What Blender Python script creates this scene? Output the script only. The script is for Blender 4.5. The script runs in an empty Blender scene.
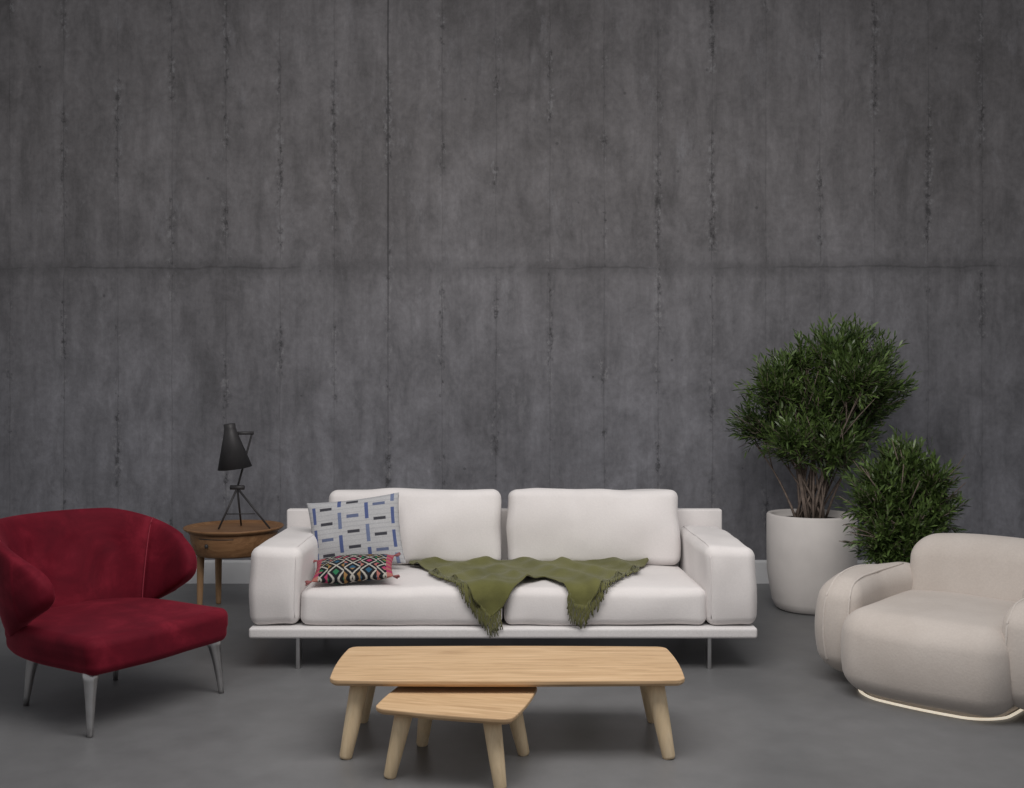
import bpy, math, random
from mathutils import Vector, Matrix, noise
from mathutils.bvhtree import BVHTree
random.seed(7)
scene = bpy.context.scene
scene.view_settings.view_transform = 'Standard'

# ---------------------------------------------------------------- materials
class NT:
    def __init__(s, name):
        s.m = bpy.data.materials.new(name); s.m.use_nodes = True
        s.t = s.m.node_tree; s.b = s.t.nodes['Principled BSDF']
    def n(s, typ, **k):
        nd = s.t.nodes.new(typ)
        for a, v in k.items(): setattr(nd, a, v)
        return nd
    def set(s, sock, v):
        if hasattr(v, 'is_output'): s.t.links.new(v, sock)
        else: sock.default_value = v
    def math(s, op, a, b=0.0, c=0.0):
        nd = s.n('ShaderNodeMath', operation=op)
        s.set(nd.inputs[0], a); s.set(nd.inputs[1], b); s.set(nd.inputs[2], c)
        return nd.outputs[0]
    def coord(s, scale=(1, 1, 1), kind='Object', loc=(0, 0, 0)):
        tc = s.n('ShaderNodeTexCoord'); mp = s.n('ShaderNodeMapping')
        mp.inputs['Scale'].default_value = scale; mp.inputs['Location'].default_value = loc
        s.t.links.new(tc.outputs[kind], mp.inputs['Vector'])
        return mp.outputs[0]
    def noise(s, vec, scale, detail=4, rough=0.5, dist=0.0):
        nd = s.n('ShaderNodeTexNoise'); s.set(nd.inputs['Vector'], vec)
        nd.inputs['Scale'].default_value = scale; nd.inputs['Detail'].default_value = detail
        nd.inputs['Roughness'].default_value = rough; nd.inputs['Distortion'].default_value = dist
        return nd.outputs['Fac']
    def ramp(s, fac, stops):
        nd = s.n('ShaderNodeValToRGB'); s.set(nd.inputs[0], fac)
        el = nd.color_ramp.elements
        while len(el) < len(stops): el.new(0.5)
        for e, (p, c) in zip(el, stops):
            e.position = p; e.color = c
        return nd.outputs[0]
    def rng(s, v, a, b, c=0.0, d=1.0, smooth=True):
        nd = s.n('ShaderNodeMapRange', interpolation_type='SMOOTHSTEP' if smooth else 'LINEAR')
        s.set(nd.inputs[0], v)
        for i, x in enumerate((a, b, c, d)): nd.inputs[i+1].default_value = x
        return nd.outputs[0]
    def mix(s, fac, a, b, mode='MIX'):
        nd = s.n('ShaderNodeMix', data_type='RGBA', blend_type=mode)
        s.set(nd.inputs[0], fac); s.set(nd.inputs[6], a); s.set(nd.inputs[7], b)
        return nd.outputs[2]
    def bump(s, h, strength=0.3, dist=0.01):
        nd = s.n('ShaderNodeBump'); s.set(nd.inputs['Height'], h)
        nd.inputs['Strength'].default_value = strength; nd.inputs['Distance'].default_value = dist
        s.t.links.new(nd.outputs[0], s.b.inputs['Normal'])
    def out(s, color, rough=0.6, metal=0.0, spec=0.3):
        s.set(s.b.inputs['Base Color'], color); s.set(s.b.inputs['Roughness'], rough)
        s.b.inputs['Metallic'].default_value = metal
        s.b.inputs['Specular IOR Level'].default_value = spec
        return s.m

g = lambda v: (v, v, v, 1)

def mat_concrete_wall():
    s = NT('concrete_wall')
    co = s.coord()
    sep = s.n('ShaderNodeSeparateXYZ'); s.t.links.new(co, sep.inputs[0])
    X, Z = sep.outputs[0], sep.outputs[2]
    cloud = s.noise(s.coord((1.0, 1, 0.8)), 1.0, 8, 0.65, 0.3)
    mott = s.noise(s.coord((1.5, 1, 0.9), loc=(5, 0, 1)), 3.4, 9, 0.72, 0.5)
    fine = s.noise(co, 22, 6, 0.7)
    streak = s.noise(s.coord((6, 1, 0.65)), 1.4, 6, 0.7, 0.6)
    base = s.ramp(cloud, [(0.3, (0.140, 0.135, 0.138, 1)), (0.7, (0.218, 0.213, 0.220, 1))])
    base = s.mix(s.rng(Z, 0.5, 3.4), s.mix(1.0, base, (1.02, 1.04, 1.11, 1), 'MULTIPLY'), s.mix(1.0, base, (0.90, 0.875, 0.87, 1), 'MULTIPLY'))  # light falloff painted into the wall: lighter, bluer low; darker, browner high
    base = s.mix(0.9, base, s.ramp(mott, [(0.32, g(0.72)), (0.5, g(1.0)), (0.7, g(1.28))]), 'MULTIPLY')
    base = s.mix(0.55, base, s.ramp(streak, [(0.32, g(0.70)), (0.5, g(1.0)), (0.72, g(1.28))]), 'MULTIPLY')
    base = s.mix(0.55, base, s.ramp(fine, [(0.3, g(0.75)), (0.7, g(1.25))]), 'MULTIPLY')
    bl = s.noise(s.coord((2.6, 1, 1.1), loc=(11, 0, 2)), 1.5, 10, 0.8)
    base = s.mix(s.rng(bl, 0.53, 0.74, 0, 0.6), base, (0.28, 0.275, 0.292, 1))
    wob = s.math('MULTIPLY', s.math('SUBTRACT', s.noise(co, 2.5, 5, 0.7), 0.5), 0.03)
    xs = s.math('ADD', s.math('ADD', X, wob), 0.9185+20)
    bd = s.math('FLOOR', s.math('DIVIDE', xs, 0.4))
    wn = s.n('ShaderNodeTexWhiteNoise', noise_dimensions='1D'); s.t.links.new(bd, wn.inputs['W'])
    base = s.mix(0.4, base, s.ramp(wn.outputs['Value'], [(0, g(0.88)), (1, g(1.12))]), 'MULTIPLY')
    fr = s.math('FRACT', s.math('ADD', s.math('DIVIDE', xs, 0.4), 0.5))
    d = s.math('MULTIPLY', s.math('ABSOLUTE', s.math('SUBTRACT', fr, 0.5)), 0.4)
    # seam strength varies along the wall and along the height
    ampn = s.noise(s.coord((2.1, 1, 1.1), loc=(8.5, 0, 1)), 1.1, 6, 0.8)
    amp = s.rng(ampn, 0.44, 0.60, 0.0, 0.9)
    seam = s.math('MULTIPLY', s.rng(d, 0.001, 0.007, 1, 0), s.rng(ampn, 0.38, 0.62, 0.18, 0.8))
    halo = s.math('MULTIPLY', s.rng(d, 0.0, 0.05, 0.14, 0), amp)
    pitn = s.noise(s.coord((1, 1, 0.75)), 22, 6, 0.78)
    near = s.rng(d, 0.006, 0.034, 1, 0)
    pit = s.math('MULTIPLY', s.math('MULTIPLY', s.rng(pitn, 0.53, 0.58), near), s.rng(amp, 0.25, 0.8))
    lite = s.math('MULTIPLY', s.math('MULTIPLY', s.rng(pitn, 0.47, 0.41), s.rng(d, 0.01, 0.06, 1, 0)), s.rng(amp, 0.25, 0.8, 0, 0.6))
    d2 = s.math('ABSOLUTE', s.math('ADD', s.math('ADD', X, s.math('MULTIPLY', wob, 0.3)), 0.9185))
    seam2 = s.math('MULTIPLY', s.rng(d2, 0.002, 0.010, 1, 0), s.rng(Z, 1.4, 2.6, 0.25, 0.8))
    wz = s.math('MULTIPLY', s.math('SUBTRACT', s.noise(co, 1.4, 7, 0.7), 0.5), 0.10)
    d3 = s.math('ABSOLUTE', s.math('SUBTRACT', s.math('ADD', Z, wz), 2.335))
    hn = s.noise(s.coord((1.1, 1, 0.1), loc=(2.2, 0, 0)), 1.3, 3)
    hj = s.math('MULTIPLY', s.rng(d3, 0.0, 0.024, 1, 0), s.rng(hn, 0.38, 0.58, 0.15, 1))
    hh = s.math('MULTIPLY', s.rng(d3, 0.0, 0.10, 0.30, 0), s.rng(hn, 0.3, 0.6, 0.5, 1))
    vo = s.n('ShaderNodeTexVoronoi'); vo.inputs['Scale'].default_value = 4.0
    s.t.links.new(co, vo.inputs['Vector'])
    pv = s.rng(vo.outputs['Distance'], 0.03, 0.055, 1, 0)
    dark = s.math('MAXIMUM', s.math('MAXIMUM', s.math('MULTIPLY', seam, 0.5), s.math('MULTIPLY', pit, 0.7)),
                  s.math('MAXIMUM', s.math('MULTIPLY', seam2, 0.8), s.math('MULTIPLY', hj, 0.5)))
    dark = s.math('MAXIMUM', dark, s.math('MAXIMUM', s.math('MAXIMUM', halo, hh), s.math('MULTIPLY', pv, 0.4)))
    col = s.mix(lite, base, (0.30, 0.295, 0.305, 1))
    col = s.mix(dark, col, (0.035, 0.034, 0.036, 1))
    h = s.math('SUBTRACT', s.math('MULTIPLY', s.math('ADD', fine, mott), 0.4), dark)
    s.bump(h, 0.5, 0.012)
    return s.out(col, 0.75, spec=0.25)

def mat_floor():
    s = NT('polished_concrete_floor')
    co = s.coord()
    a = s.noise(co, 0.8, 7, 0.6, 0.4); b = s.noise(co, 6, 6, 0.65)
    c = s.ramp(a, [(0.3, (0.125, 0.125, 0.128, 1)), (0.7, (0.172, 0.172, 0.176, 1))])
    c = s.mix(0.5, c, s.ramp(b, [(0.3, g(0.82)), (0.7, g(1.15))]), 'MULTIPLY')
    s.bump(b, 0.08, 0.01)
    return s.out(c, s.rng(a, 0.3, 0.7, 0.34, 0.5), spec=0.4)

def mat_fabric(name, c1, c2, scale=90, bump=0.25, rough=0.95, sheen=0.2, big=3.0, dist=0.004, fm=0.35):
    s = NT(name)
    co = s.coord()
    f = s.noise(co, scale, 3, 0.6); l = s.noise(co, big, 4, 0.6)
    c = s.mix(s.rng(l, 0.35, 0.65), c1, c2)
    c = s.mix(fm, c, s.ramp(f, [(0.3, g(0.75)), (0.7, g(1.1))]), 'MULTIPLY')
    s.bump(f, bump, dist)
    s.b.inputs['Sheen Weight'].default_value = sheen
    return s.out(c, rough, spec=0.1)

def mat_velvet():
    s = NT('crimson_velvet')
    l = s.noise(s.coord(), 4.5, 5, 0.65, 0.5); f = s.noise(s.coord(), 160, 2)
    c = s.ramp(l, [(0.3, (0.080, 0.003, 0.010, 1)), (0.52, (0.118, 0.005, 0.014, 1)), (0.75, (0.20, 0.012, 0.026, 1))])
    s.bump(f, 0.15, 0.002)
    s.b.inputs['Sheen Weight'].default_value = 0.35
    s.b.inputs['Sheen Roughness'].default_value = 0.3
    s.b.inputs['Sheen Tint'].default_value = (0.9, 0.15, 0.22, 1)
    return s.out(c, 0.8, spec=0.15)

def mat_wood(name, c1, c2, c3, scale=(1.2, 16, 16), rough=0.5):
    s = NT(name)
    a = s.noise(s.coord(scale), 2.2, 6, 0.6, 1.2); b = s.noise(s.coord((scale[0]*2, scale[1]*6, scale[2]*6)), 2, 3)
    c = s.ramp(a, [(0.3, c1), (0.5, c2), (0.72, c3)])
    c = s.mix(0.35, c, s.ramp(b, [(0.3, g(0.8)), (0.7, g(1.1))]), 'MULTIPLY')
    s.bump(b, 0.06, 0.003)
    return s.out(c, rough, spec=0.35)

def mat_plain(name, c, rough=0.5, metal=0.0, spec=0.4, var=0.08, scale=20):
    s = NT(name)
    n_ = s.noise(s.coord(), scale, 4)
    col = s.mix(1.0, c, s.ramp(n_, [(0.3, g(1-var)), (0.7, g(1+var))]), 'MULTIPLY')
    return s.out(col, rough, metal, spec)

def mat_attr(name, rough=0.9, scale=150, bump=0.3):
    s = NT(name)
    at = s.n('ShaderNodeAttribute', attribute_name='Col')
    f = s.noise(s.coord(), scale, 2)
    c = s.mix(0.4, at.outputs['Color'], s.ramp(f, [(0.3, g(0.75)), (0.7, g(1.15))]), 'MULTIPLY')
    s.bump(f, bump, 0.003)
    return s.out(c, rough, spec=0.1)

def mat_leaf():
    s = NT('narrow_green_leaves')
    at = s.n('ShaderNodeAttribute', attribute_name='Col')
    n_ = s.noise(s.coord(), 9, 2)
    c = s.mix(0.5, at.outputs['Color'], s.ramp(n_, [(0.3, g(0.7)), (0.7, g(1.3))]), 'MULTIPLY')
    return s.out(c, 0.38, spec=0.5)

M_WALL = mat_concrete_wall(); M_FLOOR = mat_floor()
M_SOFA = mat_fabric('sofa_cream_linen', (0.67, 0.635, 0.625, 1), (0.715, 0.68, 0.67, 1), 110, 0.2, dist=0.003, fm=0.15)
M_SOFABASE = mat_fabric('sofa_base_upholstery', (0.66, 0.635, 0.63, 1), (0.69, 0.665, 0.66, 1), 140, 0.15)
M_BOUCLE = mat_fabric('ivory_boucle', (0.50, 0.448, 0.408, 1), (0.54, 0.488, 0.448, 1), 110, 0.3, dist=0.003, fm=0.22)
M_PIPE = mat_fabric('ivory_piping', (0.54, 0.49, 0.45, 1), (0.58, 0.53, 0.49, 1), 90, 0.2)
M_VELVET = mat_velvet()
M_VSEAM = mat_plain('velvet_seam', (0.22, 0.018, 0.035, 1), 0.8)
M_OAK = mat_wood('light_oak', (0.41, 0.26, 0.14, 1), (0.55, 0.37, 0.21, 1), (0.65, 0.455, 0.275, 1))
M_OAKLEG = mat_wood('light_oak_leg', (0.68, 0.52, 0.32, 1), (0.76, 0.59, 0.38, 1), (0.82, 0.66, 0.45, 1), (14, 14, 1.2))
M_WALNUT = mat_wood('honey_walnut', (0.18, 0.09, 0.040, 1), (0.255, 0.132, 0.062, 1), (0.32, 0.18, 0.086, 1))
M_WALLEG = mat_wood('honey_walnut_leg', (0.26, 0.15, 0.07, 1), (0.32, 0.19, 0.10, 1), (0.38, 0.24, 0.13, 1), (14, 14, 1.2))
M_STEEL = mat_plain('brushed_steel', (0.55, 0.54, 0.54, 1), 0.32, 1.0)
M_BLACK = mat_plain('dark_lamp_metal', (0.045, 0.043, 0.045, 1), 0.5, 0.2)
M_POT = mat_plain('white_plaster_pot', (0.66, 0.62, 0.595, 1), 0.8, var=0.04, scale=8)
M_SOIL = mat_plain('soil', (0.03, 0.02, 0.015, 1), 1.0, var=0.4, scale=60)
M_BARK = mat_plain('bark', (0.15, 0.115, 0.095, 1), 0.9, var=0.3, scale=40)
M_LEAF = mat_leaf()
M_THROW = mat_fabric('olive_throw', (0.098, 0.097, 0.032, 1), (0.138, 0.135, 0.048, 1), 160, 0.4)
M_PILLOW = mat_attr('woven_blue_pillow'); M_PILLOW2 = mat_attr('kilim_pillow')
M_BASEB = mat_plain('white_painted_trim', (0.62, 0.62, 0.63, 1), 0.5, var=0.02)

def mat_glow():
    s = NT('warm_added_glow')  # emission for the bright rim added at the armchair base, not a lamp
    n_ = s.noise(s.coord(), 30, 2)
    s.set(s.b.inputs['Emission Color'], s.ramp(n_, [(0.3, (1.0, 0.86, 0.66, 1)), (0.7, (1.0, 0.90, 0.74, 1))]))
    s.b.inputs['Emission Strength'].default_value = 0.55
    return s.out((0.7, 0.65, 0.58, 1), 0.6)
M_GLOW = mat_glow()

# ---------------------------------------------------------------- mesh helpers
def empty(name, loc, rz=0.0, sc=1.0):
    e = bpy.data.objects.new(name, None); e.location = loc; e.rotation_euler = (0, 0, rz)
    e.scale = (sc, sc, sc); e.empty_display_size = 0.1
    scene.collection.objects.link(e); return e

def mk(name, V, F, mat, parent=None, smooth=True, loc=(0, 0, 0), rot=(0, 0, 0)):
    me = bpy.data.meshes.new(name); me.from_pydata([tuple(v) for v in V], [], F); me.update()
    if smooth: me.polygons.foreach_set('use_smooth', [True]*len(me.polygons))
    me.materials.append(mat)
    o = bpy.data.objects.new(name, me); o.location = loc; o.rotation_euler = rot
    scene.collection.objects.link(o)
    if parent: o.parent = parent
    return o

def box_lattice(sx, sy, sz, r, m=(10, 10, 6), k=5):
    ax = []
    for s_, mm in zip((sx, sy, sz), m):
        L = s_/2; rr = min(r, L*0.98); h = L-rr
        arc = [rr*math.tan(math.pi/4*i/k) for i in range(1, k+1)]
        c = [-(h+a) for a in reversed(arc)] + [-h + 2*h*i/mm for i in range(mm+1)] + [h+a for a in arc]
        ax.append(c)
    idx = {}; V = []; F = []
    H = [s_/2-min(r, s_/2*0.98) for s_ in (sx, sy, sz)]
    n = [len(a)-1 for a in ax]
    def vid(i, j, kk):
        key = (i, j, kk)
        if key not in idx:
            q = (ax[0][i], ax[1][j], ax[2][kk])
            inn = [max(-H[a], min(H[a], q[a])) for a in range(3)]
            d = Vector([q[a]-inn[a] for a in range(3)])
            rad = min(r, min(sx, sy, sz)/2*0.98)
            if d.length > 1e-9: d = d.normalized()*rad
            idx[key] = len(V); V.append(Vector(inn)+d)
        return idx[key]
    for a in range(3):
        b, c = [(1, 2), (2, 0), (0, 1)][a]
        for side in (0, n[a]):
            for i in range(n[b]):
                for j in range(n[c]):
                    def P(u, v):
                        t = [0, 0, 0]; t[a] = side; t[b] = u; t[c] = v
                        return vid(*t)
                    q = [P(i, j), P(i+1, j), P(i+1, j+1), P(i, j+1)]
                    if side == 0: q.reverse()
                    F.append(q)
    return V, F

def rbox(name, size, r, mat, parent, loc, rot=(0, 0, 0), fn=None, m=(10, 10, 6), k=5, nz=0.0, nscale=4.0):
    V, F = box_lattice(*size, r, m, k)
    hs = [s/2 for s in size]
    out = []
    for v in V:
        w = v.copy()
        if fn: w = fn(w, hs)
        if nz:
            p = (w+Vector(loc))*nscale
            w += Vector((noise.noise(p), noise.noise(p+Vector((9, 3, 1))), noise.noise(p+Vector((2, 8, 5)))))*nz
        out.append(w)
    return mk(name, out, F, mat, parent, True, loc, rot)

def lathe(name, prof, mat, parent, loc=(0, 0, 0), segs=48):
    V = []; F = []
    for (r, z) in prof:
        for i in range(segs):
            a = 2*math.pi*i/segs; V.append((r*math.cos(a), r*math.sin(a), z))
    for j in range(len(prof)-1):
        for i in range(segs):
            F.append([j*segs+i, j*segs+(i+1) % segs, (j+1)*segs+(i+1) % segs, (j+1)*segs+i])
    F.append(list(range(segs))[::-1]); F.append([(len(prof)-1)*segs+i for i in range(segs)])
    return mk(name, V, F, mat, parent, True, loc)

def tube_data(pts, radii, segs=10, closed=False):
    V = []; F = []; n = len(pts); pts = [Vector(p) for p in pts]
    up = Vector((0, 0, 1))
    for i, p in enumerate(pts):
        if closed: t = pts[(i+1) % n]-pts[i-1]
        else: t = pts[min(i+1, n-1)]-pts[max(i-1, 0)]
        t.normalize()
        ref = up if abs(t.z) < 0.9 else Vector((1, 0, 0))
        x = t.cross(ref).normalized(); y = t.cross(x).normalized()
        r = radii[i] if isinstance(radii, (list, tuple)) else radii
        for s_ in range(segs):
            a = 2*math.pi*s_/segs; V.append(p+x*math.cos(a)*r+y*math.sin(a)*r)
    for i in range(n if closed else n-1):
        j = (i+1) % n
        for s_ in range(segs):
            F.append([i*segs+s_, i*segs+(s_+1) % segs, j*segs+(s_+1) % segs, j*segs+s_])
    if not closed:
        F.append(list(range(segs))[::-1]); F.append([(n-1)*segs+q for q in range(segs)])
    return V, F

def tube(name, pts, radii, mat, parent, segs=14, loc=(0, 0, 0), closed=False):
    V, F = tube_data(pts, radii, segs, closed)
    return mk(name, V, F, mat, parent, True, loc)

def join_data(parts):
    V = []; F = []
    for v, f in parts:
        o = len(V); V += list(v); F += [[i+o for i in q] for q in f]
    return V, F

def slab(name, outline, z0, z1, mat, parent, bev=0.004):
    n = len(outline)
    rings = []
    for z, ins in ((z0, bev*3), (z0+bev*2, bev*0.6), (z0+bev*3, 0), (z1-bev, 0), (z1-bev*0.3, bev*0.3), (z1, bev)):
        ring = []
        for i, p in enumerate(outline):
            a = Vector(outline[i-1]); b = Vector(outline[(i+1) % n]); t = (b-a).normalized()
            nrm = Vector((t.y, -t.x)); q = Vector(p)-nrm*ins
            ring.append((q.x, q.y, z))
        rings.append(ring)
    V = [p for r_ in rings for p in r_]; F = []
    for j in range(len(rings)-1):
        for i in range(n):
            F.append([j*n+i, j*n+(i+1) % n, (j+1)*n+(i+1) % n, (j+1)*n+i])
    F.append(list(range(n))[::-1]); F.append([(len(rings)-1)*n+i for i in range(n)])
    return mk(name, V, F, mat, parent, False)

def round_rect(hx, hy, r, bulge=0.0, seg=8):
    pts = []
    for cx, cy, a0 in ((hx-r, hy-r, 0), (-hx+r, hy-r, 90), (-hx+r, -hy+r, 180), (hx-r, -hy+r, 270)):
        for i in range(seg+1):
            a = math.radians(a0+90*i/seg)
            pts.append((cx+r*math.cos(a), cy+r*math.sin(a)))
    out = []
    n = len(pts)
    for i in range(n):
        a = Vector(pts[i]); b = Vector(pts[(i+1) % n]); L = (b-a).length
        k = max(1, int(L/0.06))
        for j in range(k): out.append(a.lerp(b, j/k))
    res = []
    for p in out:
        x = p.x+math.copysign(bulge*(1-(p.y/hy)**2), p.x)*min(1, abs(p.x)/hx)
        y = p.y+math.copysign(bulge*(1-(p.x/hx)**2), p.y)*min(1, abs(p.y)/hy)
        res.append((x, y))
    return res

# ---------------------------------------------------------------- room
def quadbox(name, x0, x1, y0, y1, z0, z1, mat):
    V = [(x, y, z) for x in (x0, x1) for y in (y0, y1) for z in (z0, z1)]
    F = [[0, 1, 3, 2], [4, 6, 7, 5], [0, 4, 5, 1], [2, 3, 7, 6], [0, 2, 6, 4], [1, 5, 7, 3]]
    return mk(name, V, F, mat, None, False)
quadbox('floor', -6, 6, -1.5, 7.6, -0.1, 0, M_FLOOR)
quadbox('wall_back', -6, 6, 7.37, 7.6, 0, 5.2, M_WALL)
prof = [(7.37, 0), (7.352, 0), (7.352, 0.155), (7.358, 0.17), (7.37, 0.172)]
V = [(x, p[0], p[1]) for x in (-6, 6) for p in prof]; n = len(prof)
F = [[i, i+1, n+i+1, n+i] for i in range(n-1)]
mk('baseboard_back', V, F, M_BASEB, None, False)

# ---------------------------------------------------------------- sofa
sofa = empty('sofa', (-0.045, 5.0, 0))
rbox('base_platform', (2.56, 0.95, 0.055), 0.014, M_SOFABASE, sofa, (0, 0.475, 0.197), k=3)
def puff(ax_amt):
    def fn(w, h):
        u, v, t = w.x/h[0], w.y/h[1], w.z/h[2]
        w.x += math.copysign(ax_amt[0], w.x)*(1-v*v)*(1-t*t)*abs(u)
        w.y += math.copysign(ax_amt[1], w.y)*(1-u**4)*(1-t*t)*abs(v)
        w.z += math.copysign(ax_amt[2], w.z)*(1-u**4)*(1-v*v)*abs(t)*(1 if w.z > 0 else 0.0)
        return w
    return fn
def armfn(sx):
    pf = puff((0.008, 0.016, 0.010))
    def fn(w, h):
        w = pf(w, h); t = w.z/h[2]
        w.x -= sx*0.012*max(0, t)
        return w
    return fn
for nm, sx in (('arm_1', -1), ('arm_2', 1)):
    arm = rbox(nm, (0.262, 0.85, 0.40), 0.05, M_SOFA, sofa, (sx*1.160, 0.445, 0.424), fn=armfn(sx), nz=0.010, nscale=5, m=(8, 16, 10))
    bv = BVHTree.FromPolygons([v.co.copy() for v in arm.data.vertices], [list(p.vertices) for p in arm.data.polygons])
    pts = []
    for k in range(31):
        t = k/30
        q = Vector((-sx*0.125, -0.44, -0.16+0.33*min(1, t*2.2))) if t < 0.45 else Vector((-sx*0.120, -0.42+0.8*(t-0.45)/0.55, 0.22))
        loc, nr, _, _ = bv.find_nearest(q)
        pts.append(loc+nr*0.001+Vector(arm.location))
    tube(nm+'_seam', pts, 0.003, M_SOFA, sofa, 6)
for nm, x0, x1 in (('seat_cushion_1', -1.03, -0.004), ('seat_cushion_2', 0.004, 1.03)):
    rbox(nm, (x1-x0, 0.80, 0.19), 0.045, M_SOFA, sofa, ((x0+x1)/2, 0.425, 0.319), fn=puff((0, 0.012, 0.014)), nz=0.010, nscale=4, m=(24, 18, 6))
for nm, x0, x1 in (('back_cushion_1', -1.0, -0.022), ('back_cushion_2', 0.022, 1.0)):
    rbox(nm, (x1-x0, 0.2, 0.43), 0.045, M_SOFA, sofa, ((x0+x1)/2, 0.775, 0.630), (math.radians(-6), 0, 0), fn=puff((0.004, 0.035, 0.004)), nz=0.014, nscale=5, m=(28, 6, 14))
rbox('back_panel', (2.575, 0.07, 0.495), 0.012, M_SOFA, sofa, (0, 0.915, 0.471), k=3)
for i, (x, y) in enumerate(((-1.045, 0.1), (1.05, 0.1), (-1.045, 0.85), (1.05, 0.85))):
    rbox('leg_%d' % (i+1), (0.020, 0.07, 0.172), 0.003, M_STEEL, sofa, (x, y, 0.086), k=2, m=(1, 1, 1))
for i, x in enumerate((-1.045, 1.05)):
    rbox('leg_rail_%d' % (i+1), (0.03, 0.82, 0.012), 0.003, M_STEEL, sofa, (x, 0.475, 0.166), k=2, m=(1, 1, 1))

# ---------------------------------------------------------------- pillows
def pillow(name, hw, hh, T, mat, colfn, loc, rot, N=180, M=140, pinch=0.06):
    V = []; F = []; C = []
    for side in (1, -1):
        off = len(V)
        for j in range(M+1):
            for i in range(N+1):
                u = 2*i/N-1; v = 2*j/M-1
                x = hw*u*(1-pinch*(1-v*v)*abs(u)**3); y = hh*v*(1-pinch*(1-u*u)*abs(v)**3)
                prof = ((1-abs(u)**2.6)*(1-abs(v)**2.6))
                z = side*T*max(0, prof)**0.55
                z += 0.010*noise.noise(Vector((x*8, y*8, side)))*min(1, prof*4)
                V.append((x, y, z)); C.append(colfn(u, v))
        for j in range(M):
            for i in range(N):
                a = off+j*(N+1)+i; q = [a, a+1, a+N+2, a+N+1]
                F.append(q if side == 1 else q[::-1])
    o = mk(name, V, F, mat, None, True, loc, rot)
    at = o.data.color_attributes.new('Col', 'FLOAT_COLOR', 'POINT')
    at.data.foreach_set('color', [c for col in C for c in col])
    return o
def pat1(u, v):
    bg = (0.40, 0.40, 0.41, 1)
    U = (u+1)*3.5; ia = int(U); a = U % 1
    if ia % 2 == 0:
        W = (v+1)*1.55+(0.35 if ia % 4 else 0.0); b = W % 1
        if 0.36 < a < 0.64 and 0.08 < b < 0.82: return (0.075, 0.10, 0.22, 1) if (ia//2+int(W)) % 3 else (0.14, 0.17, 0.27, 1)
    else:
        W = (v+1)*2.3+(0.5 if ia % 4 == 1 else 0.15); b = W % 1
        if a < 0.92 and 0.40 < b < 0.60: return (0.05, 0.05, 0.06, 1) if (ia+int(W)) % 3 else (0.11, 0.13, 0.21, 1)
    if math.sin(v*48) > 0.8: return (0.345, 0.345, 0.36, 1)
    return bg
p1 = pillow('patterned_throw_pillow', 0.258, 0.197, 0.065, M_PILLOW, pat1, (-0.862, 5.500, 0.632), (0, 0, 0))
p1.rotation_euler = (Matrix.Rotation(math.radians(-14), 3, 'X') @ Matrix.Rotation(math.radians(-7), 3, 'Y') @ Matrix.Rotation(math.radians(90), 3, 'X')).to_euler()
PAL = [(0.34, 0.045, 0.11, 1), (0.03, 0.15, 0.07, 1), (0.26, 0.15, 0.06, 1), (0.03, 0.09, 0.15, 1), (0.34, 0.13, 0.11, 1)]
def pat2(u, v):
    U = (u+1)*2.5; k = int(U); f = U % 1
    zz = abs(((v*1.6+0.25*(k % 2)) % 1)-0.5)*2
    tri = abs(f-0.5)*2
    m_ = abs(zz-tri)
    if abs(u) > 0.84: return PAL[0] if int((v+1)*6) % 2 else PAL[4]
    if m_ < 0.13: return (0.38, 0.36, 0.32, 1)
    if m_ > 0.58: return PAL[(k+int((v+1)*3)) % 5]
    return (0.014, 0.015, 0.018, 1)
pil2 = pillow('kilim_throw_pillow', 0.208, 0.145, 0.052, M_PILLOW2, pat2, (-0.825, 5.20, 0.490), (math.radians(12), math.radians(-3), math.radians(5)))
parts = []
for cx in (-1, 1):
    for cy in (-1, 1):
        for q in range(7):
            a = Vector((cx*0.206, cy*0.143, 0)); b = a+Vector((cx*(0.02+random.random()*0.015), cy*0.01+random.uniform(-.015, .015), random.uniform(-.01, .008)))
            parts.append(tube_data([a, b], [0.0035, 0.0045], 6))
V, F = join_data(parts)
mk('tassels', V, F, mat_plain('tassel_pink', (0.26, 0.09, 0.09, 1), 0.9), pil2)

# ---------------------------------------------------------------- throw blanket
y_back, y_edge, z_top, R = 5.66, 5.002, 0.434, 0.05
def on_seat(x, v, off):
    L1 = (y_back-y_edge)-R
    if v < L1:
        p = Vector((x, y_back-v, z_top)); nrm = Vector((0, 0, 1))
    else:
        a = (v-L1)/R
        if a < math.pi/2:
            p = Vector((x, y_edge+R-R*math.sin(a), z_top-R+R*math.cos(a))); nrm = Vector((0, -math.sin(a), math.cos(a)))
        else:
            p = Vector((x, y_edge-0.004, z_top-R-(v-L1-R*math.pi/2))); nrm = Vector((0, -1, 0))
    return p+nrm*off
edge = [(-0.58, 0.05), (-0.50, 0.18), (-0.379, 0.40), (-0.25, 0.60), (-0.18, 0.71), (-0.11, 0.79), (-0.05, 0.74), (0.04, 0.60), (0.172, 0.44),
        (0.24, 0.58), (0.315, 0.73), (0.37, 0.74), (0.44, 0.65), (0.525, 0.5), (0.64, 0.28), (0.77, 0.05)]
def lerp_edge(x):
    for (a, va), (b, vb) in zip(edge, edge[1:]):
        if a <= x <= b:
            t = (x-a)/(b-a); return va+(vb-va)*t
    return 0.05
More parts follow.
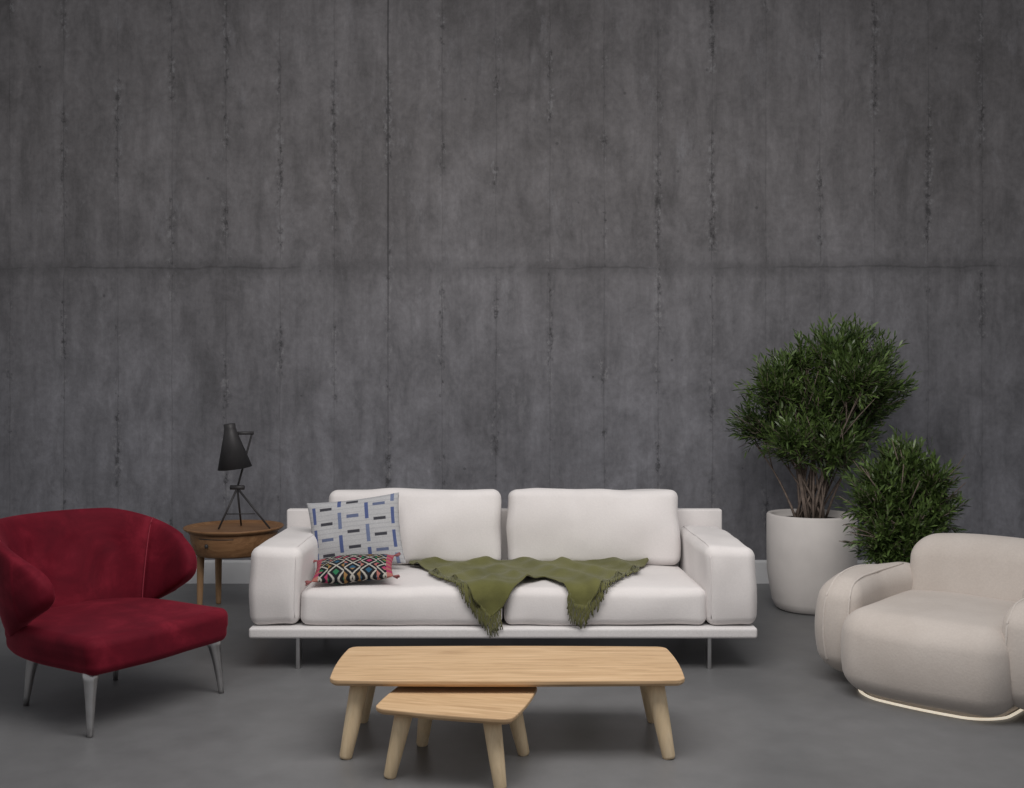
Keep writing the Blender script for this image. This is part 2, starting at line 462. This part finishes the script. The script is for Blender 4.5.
def fold(x, v):
    d = (x*0.8+v*0.55); e = (x*0.9-v*0.5)
    f = 0.5+0.5*math.sin(d*34+2*noise.noise(Vector((x*3, v*3, 0))))
    h = 0.5+0.5*math.sin(e*29+2*noise.noise(Vector((x*4, v*2, 4))))
    w = min(1, max(0, (x+0.05)*3+0.5))
    return 0.012+0.026*(f*(1-w)+h*w)**2+0.008*noise.noise(Vector((x*12, v*12, 1)))+0.012*max(0, 1-v/0.12)*(0.6+0.5*noise.noise(Vector((x*9, 0, 2))))
NX, NV = 200, 60
V = []; F = []
for i in range(NX+1):
    x = -0.58+1.35*i/NX; vb = lerp_edge(x)+0.008*noise.noise(Vector((x*20, 0, 0)))
    v0 = 0.012*noise.noise(Vector((x*6, 3, 0)))
    for j in range(NV+1):
        v = v0+(vb-v0)*j/NV
        V.append(on_seat(x, v, fold(x, v)))
for i in range(NX):
    for j in range(NV):
        a = i*(NV+1)+j; F.append([a, a+1, a+NV+2, a+NV+1])
throw = mk('fringed_throw_blanket', V, F, M_THROW)
sm = throw.modifiers.new('thick', 'SOLIDIFY'); sm.thickness = 0.006
parts = []
def strands(xa, xb, n, slant, lmin, lmax):
    for q in range(n):
        x = xa+(xb-xa)*(q+random.random())/n; v = lerp_edge(x)-0.01
        L = random.uniform(lmin, lmax); dx = slant*L+random.uniform(-0.010, 0.010)
        pts = []
        for k in range(6):
            t = k/5; pts.append(on_seat(x+dx*t+0.003*math.sin(k*2+q), v+L*t, 0.012 if k else fold(x, v)))
        parts.append(tube_data(pts, 0.0026, 4))
strands(-0.45, -0.06, 120, 0.10, 0.085, 0.12)
strands(0.28, 0.70, 120, -0.12, 0.085, 0.12)
V, F = join_data(parts); mk('fringe', V, F, M_THROW, throw)

# ---------------------------------------------------------------- coffee tables
def leg(name, top, bot, r0, r1, parent, mat=None):
    top = Vector(top); bot = Vector(bot)
    pts = [bot.lerp(top, t) for t in (0, 0.03, 0.35, 0.7, 1)]
    rr = [r1*0.85, r1, r1+(r0-r1)*0.4, r1+(r0-r1)*0.75, r0]
    return tube(name, pts, rr, mat or M_OAKLEG, parent, 20)
t1 = empty('coffee_table', (-0.018, 4.04, 0))
slab('table_top', round_rect(0.678, 0.25, 0.035, 0.014), 0.286, 0.312, M_OAK, t1)
for i, (sx, sy) in enumerate(((-1, -1), (1, -1), (-1, 1), (1, 1))):
    leg('leg_%d' % (i+1), (sx*0.57, sy*0.165, 0.29), (sx*0.622, sy*0.215, 0), 0.038, 0.025, t1)
t2 = empty('coffee_table.001', (-0.200, 3.75, 0), math.radians(-14.5))
slab('table_top', round_rect(0.258, 0.21, 0.035, 0.012), 0.238, 0.262, M_OAK, t2)
for i, (sx, sy) in enumerate(((-1, -1), (1, -1), (-1, 1), (1, 1))):
    leg('leg_%d' % (i+1), (sx*0.165, sy*0.135, 0.24), (sx*0.21, sy*0.175, 0), 0.034, 0.023, t2)

# ---------------------------------------------------------------- side table + lamp
st = empty('round_side_table', (-1.815, 6.50, 0))
lathe('tray_top', [(0.001, 0.508), (0.27, 0.508), (0.29, 0.51), (0.312, 0.525), (0.318, 0.535), (0.314, 0.54), (0.304, 0.538), (0.288, 0.526), (0.27, 0.522), (0.001, 0.522)], M_WALNUT, st, segs=64)
lathe('drawer_body', [(0.001, 0.36), (0.20, 0.36), (0.235, 0.363), (0.25, 0.375), (0.272, 0.45), (0.278, 0.50), (0.278, 0.51), (0.001, 0.51)], M_WALNUT, st, segs=64)
lathe('drawer_knob', [(0.001, -0.012), (0.008, -0.012), (0.012, 0), (0.008, 0.012), (0.001, 0.012)], M_BLACK, st, loc=(-0.10, -0.262, 0.445), segs=16)
dpts = []
for k in range(15):
    a = math.radians(-125+50*k/14); dpts.append((0.276*math.cos(a), 0.276*math.sin(a), 0.487))
tube('drawer_gap', dpts, 0.003, M_BLACK, st, 6)
for i, (x, y) in enumerate(((-0.205, -0.06), (0.205, -0.06), (-0.145, 0.14), (0.145, 0.14))):
    leg('leg_%d' % (i+1), (x*0.97, y*0.95, 0.37), (x*1.0, y*1.06, 0), 0.024, 0.017, st, M_WALLEG)

lamp = empty('table_lamp', (-1.768, 6.48, 0.523))
hub = Vector((-0.02, 0, 0.265))
for i, (x, y) in enumerate(((-0.125, -0.06), (0.20, -0.03), (-0.03, 0.13))):
    tube('tripod_leg_%d' % (i+1), [hub, (x, y, 0.005)], [0.0075, 0.006], M_BLACK, lamp, 10)
tube('tripod_brace', [(-0.083, -0.035, 0.10), (0.10, -0.018, 0.10)], 0.0035, M_BLACK, lamp, 8)
tube('hub', [hub+Vector((-0.045, 0, 0.004)), hub+Vector((0.045, 0, 0.004))], 0.015, M_BLACK, lamp, 14)
tube('stem', [hub, (0.025, 0.02, 0.45), (0.065, 0.03, 0.61), (0.07, 0.03, 0.625)], 0.0065, M_BLACK, lamp, 10)
tube('top_arm', [(-0.05, 0.0, 0.622), (0.08, 0.03, 0.622)], 0.011, M_BLACK, lamp, 10)
sh = lathe('shade', [(0.001, 0.150), (0.034, 0.150), (0.037, 0.147), (0.037, 0.120), (0.042, 0.095), (0.110, -0.14), (0.107, -0.14), (0.038, 0.085), (0.03, 0.10), (0.001, 0.10)], M_BLACK, lamp, loc=(-0.050, -0.01, 0.535), segs=40)
sh.rotation_euler = (math.radians(4), math.radians(-6), 0)

# ---------------------------------------------------------------- red velvet armchair
rc = empty('velvet_armchair', (-1.54, 4.36, 0), math.radians(59))
def seatfn(w, h):
    u, v = w.x/h[0], w.y/h[1]
    w.y -= 0.035*(1-u*u)*(1 if v < 0 else 0)*abs(v)
    back = max(0, (v+0.1)/1.1); w.x *= 1-0.28*back**2
    if w.z > 0: w.z += 0.010*(1-u*u)*(1-v*v)
    w.x *= 1-0.02*(1 if w.z < 0 else 0)
    return w
rbox('seat', (0.755, 0.75, 0.15), 0.04, M_VELVET, rc, (-0.005, 0.335, 0.325), fn=seatfn, nz=0.004, m=(16, 16, 4), k=6)
a_, c_, strt = 0.362, 0.37, 0.150
Ltot = math.pi*a_/2+strt
def plan(w_):
    s_ = w_*Ltot; q = math.pi*a_/2
    if abs(s_) <= q:
        ph = s_/a_; return Vector((a_*math.sin(ph), c_+a_*math.cos(ph), 0)), Vector((math.sin(ph), math.cos(ph), 0))
    e = abs(s_)-q; sg = 1 if s_ > 0 else -1
    return Vector((sg*(a_-0.01*e/strt), c_-e, 0)), Vector((sg, 0.1, 0)).normalized()
NW, NS = 140, 40
def shell_pt(w_, ang, infl=0.0):
    p, nrm = plan(w_)
    t = abs(w_)
    ztop = 0.830-0.205*(max(0, (t-0.32)/0.68))**1.4
    zbot = 0.275+0.245*max(0, (t-0.35)/0.65)**1.1
    e = max(0, (t-0.90)/0.10); endf = math.sqrt(max(0.0, 1-e**2.2))
    zc = (ztop+zbot)/2; H = (ztop-zbot)/2*(0.25+0.75*endf) if e < 1 else (ztop-zbot)/2*0.25
    T = 0.040*(0.15+0.85*endf)+infl
    cs, sn = math.cos(ang), math.sin(ang)
    dz = H*math.copysign(abs(sn)**0.75, sn)
    dn = T*math.copysign(abs(cs)**0.6, cs)*(1.0-0.2*sn)
    z = zc+dz
    lean = 0.13*((z-0.30)/0.55)*(1-0.45*t*t)
    return p+nrm*(dn+lean)+Vector((0, 0, z))
V = []; F = []
btn = [(-0.38, 0.66), (-0.13, 0.66), (0.13, 0.66), (0.38, 0.66), (-0.26, 0.54), (0, 0.54), (0.26, 0.54)]
def inner_off(w_, z):
    o = -0.012
    for bw, bz in btn:
        d2 = ((w_-bw)*Ltot)**2+(z-bz)**2
        o += 0.018*math.exp(-d2/0.0014)
    for sw in (-0.58, 0.58): o += 0.010*math.exp(-((w_-sw)*Ltot)**2/0.0002)
    return o
for i in range(NW+1):
    w_ = -1+2*i/NW
    for j in range(NS):
        ang = 2*math.pi*j/NS
        p = shell_pt(w_, ang)
        if math.cos(ang) < -0.2: p += plan(w_)[1]*inner_off(w_, p.z)
        V.append(p)
for i in range(NW):
    for j in range(NS):
        F.append([i*NS+j, i*NS+(j+1) % NS, (i+1)*NS+(j+1) % NS, (i+1)*NS+j])
F.append(list(range(NS))[::-1]); F.append([NW*NS+j for j in range(NS)])
shell = mk('wraparound_back', V, F, M_VELVET, rc)
bv = BVHTree.FromPolygons([Vector(v) for v in V], F)
for q, w_ in enumerate((-0.58, 0.58)):
    pts = []
    for k in range(25):
        loc, nr, _, _ = bv.find_nearest(shell_pt(w_, math.pi*(0.5+k/24*0.95))); pts.append(loc+nr*0.001)
    tube('seam_%d' % (q+1), pts, 0.003, M_VSEAM, rc, 6)
for i, (x, y) in enumerate(((-0.35, 0.0), (0.35, 0.0), (-0.235, 0.61), (0.235, 0.61))):
    sx = 1 if x > 0 else -1; sy = -1 if y < .3 else 1
    tx, ty = x-sx*0.02, y-sy*0.025
    pts = [(x, y, 0), (x-sx*0.003, y-sy*0.004, 0.04), (tx*0.6+x*0.4, ty*0.6+y*0.4, 0.15), (tx, ty, 0.22), (tx-sx*0.008, ty-sy*0.008, 0.262)]
    tube('leg_%d' % (i+1), pts, [0.012, 0.014, 0.021, 0.028, 0.038], M_STEEL, rc, 16)

# ---------------------------------------------------------------- white boucle armchair
wc = empty('boucle_armchair', (1.785, 4.39, 0), math.radians(-42), 1.03)
def wseat(w, h):
    u, v, t = w.x/h[0], w.y/h[1], w.z/h[2]
    if v < 0: w.y -= 0.06*(1-u*u)*abs(v)+0.035*(1-t*t)*abs(v)
    w.x += math.copysign(0.02, w.x)*(1-t*t)*abs(u)
    if t > 0: w.z += 0.012*(1-u*u)*(1-v*v)
    else: w.y -= 0.02*t*0
    return w
rbox('seat', (0.70, 0.80, 0.375), 0.10, M_BOUCLE, wc, (0.0, 0.42, 0.200), fn=wseat, nz=0.005, m=(14, 14, 6), k=7)
def warm(sg):
    def fn(w, h):
        u, v, t = w.x/h[0], w.y/h[1], w.z/h[2]
        w.x += sg*0.035*(1-v*v)+sg*0.035*(1-t*t)*(1 if u*sg > 0 else 0.3)
        w.z *= 1-0.10*max(0, -v)**2
        if v < 0: w.y -= 0.04*(1-t*t)
        w.x -= sg*0.10*max(0, v)
        return w
    return fn
for nm, sg in (('arm_1', -1), ('arm_2', 1)):
    L_ = Vector((-0.395 if sg < 0 else 0.385, 0.48 if sg < 0 else 0.43, 0.272))
    arm = rbox(nm, (0.205, 0.70, 0.48), 0.100, M_BOUCLE, wc, L_, fn=warm(sg), nz=0.005, m=(4, 16, 10), k=7)
    bv = BVHTree.FromPolygons([v.co.copy() for v in arm.data.vertices], [list(p.vertices) for p in arm.data.polygons])
    for e_, off in (('outer', 0.085), ('inner', -0.085)):
        pts = []
        for k in range(50):
            t = k/49
            if t < 0.5: q = Vector((sg*off, -0.42, -0.20+0.42*t/0.5))
            else: q = Vector((sg*off, -0.40+0.62*(t-0.5)/0.5, 0.30))
            loc, nr, _, _ = bv.find_nearest(q); pts.append(loc+nr*0.001+L_)
        for _r in range(3):
            pts = [pts[0]]+[(pts[i-1]+pts[i]+pts[i+1])/3 for i in range(1, 49)]+[pts[-1]]
        tube('%s_piping_%s' % (nm, e_), pts, 0.006, M_PIPE, wc, 8)
def wback(w, h):
    u, v, t = w.x/h[0], w.y/h[1], w.z/h[2]
    w.y -= 0.10*u*u
    w.z += 0.015*(1-u*u) if t > 0 else 0
    w.y += 0.04*max(0, t)
    if v < 0: w.y -= 0.02*(1-u*u)*(1-t*t)
    return w
rbox('backrest', (0.70, 0.22, 0.58), 0.108, M_BOUCLE, wc, (0.05, 0.84, 0.362), fn=wback, nz=0.005, m=(20, 4, 10), k=7)
# recessed base with an added glowing tube, no real lamp, under the seat's lower edge
slab('recessed_base', round_rect(0.29, 0.35, 0.12, 0.03), 0.0, 0.03, M_BOUCLE, wc, 0.003).location = (0.0, 0.415, 0)
glow_path = [(x, y+0.415, 0.007) for x, y in round_rect(0.302, 0.368, 0.13, 0.034)]
tube('added_glow_strip', glow_path, 0.006, M_GLOW, wc, 8, closed=True)

# ---------------------------------------------------------------- plants
def pot(parent, R_, H_, soil=0.05):
    pr = [(0.001, 0), (R_*0.72, 0), (R_*0.80, 0.012), (R_*0.88, 0.06), (R_*0.95, 0.18*H_/0.65), (R_*0.99, 0.40*H_), (R_, H_*0.6), (R_, H_-0.01), (R_-0.008, H_),
          (R_-0.03, H_), (R_-0.036, H_-0.01), (R_-0.04, H_-soil), (0.001, H_-soil)]
    lathe('pot', pr, M_POT, parent, segs=64)
    lathe('soil', [(0.001, H_-soil-0.01), (R_-0.042, H_-soil-0.01), (R_-0.042, H_-soil+0.006), (0.001, H_-soil+0.018)], M_SOIL, parent, segs=40)

def foliage(parent, base, clumps, nshoot, leafL, seed, nstem, stem_spread, greens):
    rnd = random.Random(seed)
    V = []; F = []; C = []; tw = []
    tot = sum(c[3]**2 for c in clumps)
    base = Vector(base)
    allshoots = []
    for cx, cy, cz, r in clumps:
        for q in range(int(nshoot*r*r/tot)):
            d = Vector((rnd.gauss(0, 1), rnd.gauss(0, 1), rnd.gauss(0, 1))).normalized()
            rad = r*(rnd.random()**0.5)*rnd.uniform(0.85, 1.12)
            p = Vector((cx, cy, cz))+d*rad
            dirv = (p-base).normalized()*0.6+d*0.8+Vector((rnd.uniform(-.4, .4), rnd.uniform(-.4, .4), rnd.uniform(-.1, .6)))
            allshoots.append((p, dirv.normalized()))
    for p, dv in allshoots:
        L = rnd.uniform(0.12, 0.25)*(leafL/0.075)
        s0 = p-dv*L*0.65
        side = dv.cross(Vector((rnd.random(), rnd.random(), rnd.random()))).normalized()
        if rnd.random() < 0.6: tw.append(tube_data([s0-dv*0.05, s0+dv*L], [0.0022, 0.001], 3))
        nl = 14; tone = rnd.random()
        for k in range(nl):
            t = k/(nl-1); q0 = s0+dv*L*t
            ang = k*2.4+rnd.random()*0.5
            sd = (Matrix.Rotation(ang, 3, dv) @ side)
            ld = (dv*rnd.uniform(0.7, 1.0)+sd*rnd.uniform(0.4, 0.75)*(1.1-0.5*t)).normalized()
            l = leafL*rnd.uniform(0.7, 1.2)*(1-0.2*t)
            wv = ld.cross(Vector((rnd.gauss(0, .5), rnd.gauss(0, .5), 1))).normalized()*leafL*0.088
            droop = Vector((0, 0, -0.12*l))
            o = len(V)
            V += [q0, q0+ld*l*0.4+wv, q0+ld*l*0.4-wv, q0+ld*l*0.75+wv*0.7+droop*0.4, q0+ld*l*0.75-wv*0.7+droop*0.4, q0+ld*l+droop]
            F += [[o, o+2, o+1], [o+1, o+2, o+4, o+3], [o+3, o+4, o+5]]
            m_ = min(1, max(0, tone*0.6+rnd.random()*0.4))
            c = [greens[0][z]*(1-m_)+greens[1][z]*m_ for z in range(3)]+[1]
            C += c*6
    o = mk('leaves', V, F, M_LEAF, parent, False)
    at = o.data.color_attributes.new('Col', 'FLOAT_COLOR', 'POINT'); at.data.foreach_set('color', C)
    for q in range(nstem):
        cl = clumps[q % len(clumps)]
        a = rnd.random()*6.28; rr = stem_spread*math.sqrt(rnd.random())
        b = base+Vector((math.cos(a)*rr, math.sin(a)*rr, 0))
        e = Vector(cl[:3])+Vector((rnd.uniform(-1, 1), rnd.uniform(-1, 1), rnd.uniform(-.6, .6)))*cl[3]*0.7
        mid = b.lerp(e, 0.5)+Vector(((b.x-e.x)*0.12+rnd.uniform(-.03, .03), rnd.uniform(-.02, .02), 0.04))
        pts = []
        for k in range(9):
            t = k/8; pts.append(b*(1-t)**2+mid*2*t*(1-t)+e*t*t)
        tw.append(tube_data(pts, [0.009*(1-0.8*k/8) for k in range(9)], 6))
        for z in range(2):
            st_ = pts[4+z]; e2 = st_+(e-b).normalized()*0.25+Vector((rnd.uniform(-.15, .15), rnd.uniform(-.15, .15), rnd.uniform(0, .1)))
            tw.append(tube_data([st_, st_.lerp(e2, 0.5)+Vector((0, 0, .01)), e2], [0.005, 0.004, 0.002], 5))
    V, F = join_data(tw); mk('stems', V, F, M_BARK, parent)

pl = empty('potted_olive_bush', (1.955, 6.50, 0))
pot(pl, 0.285, 0.62)
def cp(px, py, r, dy=0, cx=811, s=153.0): return ((px-cx)/s, dy, 1.4-(py-394)/s, r/s)
G = ((0.014, 0.032, 0.007), (0.125, 0.19, 0.050))
foliage(pl, (0, 0, 0.58),
        [cp(770, 386, 28, -.05), cp(764, 424, 25, .1), cp(830, 354, 26, 0), cp(856, 348, 22, .1), cp(874, 388, 26, -.1), cp(798, 374, 24, .12),
         cp(818, 402, 40, 0), cp(860, 418, 32, .05), cp(788, 438, 27, -.15), cp(828, 444, 30, -.15), cp(845, 376, 30, -.2), cp(880, 358, 18, .05), cp(800, 360, 15, 0)],
        1200, 0.076, 3, 34, 0.11, G)
ps = empty('potted_shrub', (2.29, 5.80, 0))
pot(ps, 0.17, 0.50, 0.03)
def cq(px, py, r, dy=0): return cp(px, py, r, dy, 900, 171.5)
foliage(ps, (0, 0, 0.475),
        [cq(874, 482, 24, 0), cq(904, 466, 24, .05), cq(926, 484, 20, -.05), cq(896, 500, 30, 0), cq(860, 503, 20, -.1), cq(866, 530, 20, -.16), cq(900, 530, 22, -.16), cq(882, 548, 16, -.22), cq(928, 510, 18, -.1), cq(858, 545, 12, -.2)],
        720, 0.074, 5, 16, 0.05, G)

# ---------------------------------------------------------------- light
w = bpy.data.worlds.new('World'); scene.world = w; w.use_nodes = True
w.node_tree.nodes['Background'].inputs[0].default_value = (0.97, 0.975, 1, 1)
w.node_tree.nodes['Background'].inputs[1].default_value = 0.31
def area(name, loc, target, sx, sy, e, col=(1, 1, 1)):
    l = bpy.data.lights.new(name, 'AREA'); l.shape = 'RECTANGLE'; l.size = sx; l.size_y = sy; l.energy = e; l.color = col
    o = bpy.data.objects.new(name, l); o.location = loc
    o.rotation_euler = (Vector(target)-Vector(loc)).to_track_quat('-Z', 'Y').to_euler()
    scene.collection.objects.link(o)
area('ceiling_softbox_light', (0.2, 3.2, 3.1), (0, 5.5, 0.2), 3.2, 1.6, 108, (1, 0.97, 0.94))

# ---------------------------------------------------------------- camera
cam = bpy.data.cameras.new('camera'); cam.lens = 35; cam.sensor_width = 36
co = bpy.data.objects.new('camera', cam); co.location = (0, 0, 1.4); co.rotation_euler = (math.radians(90), 0, 0)
scene.collection.objects.link(co); scene.camera = co
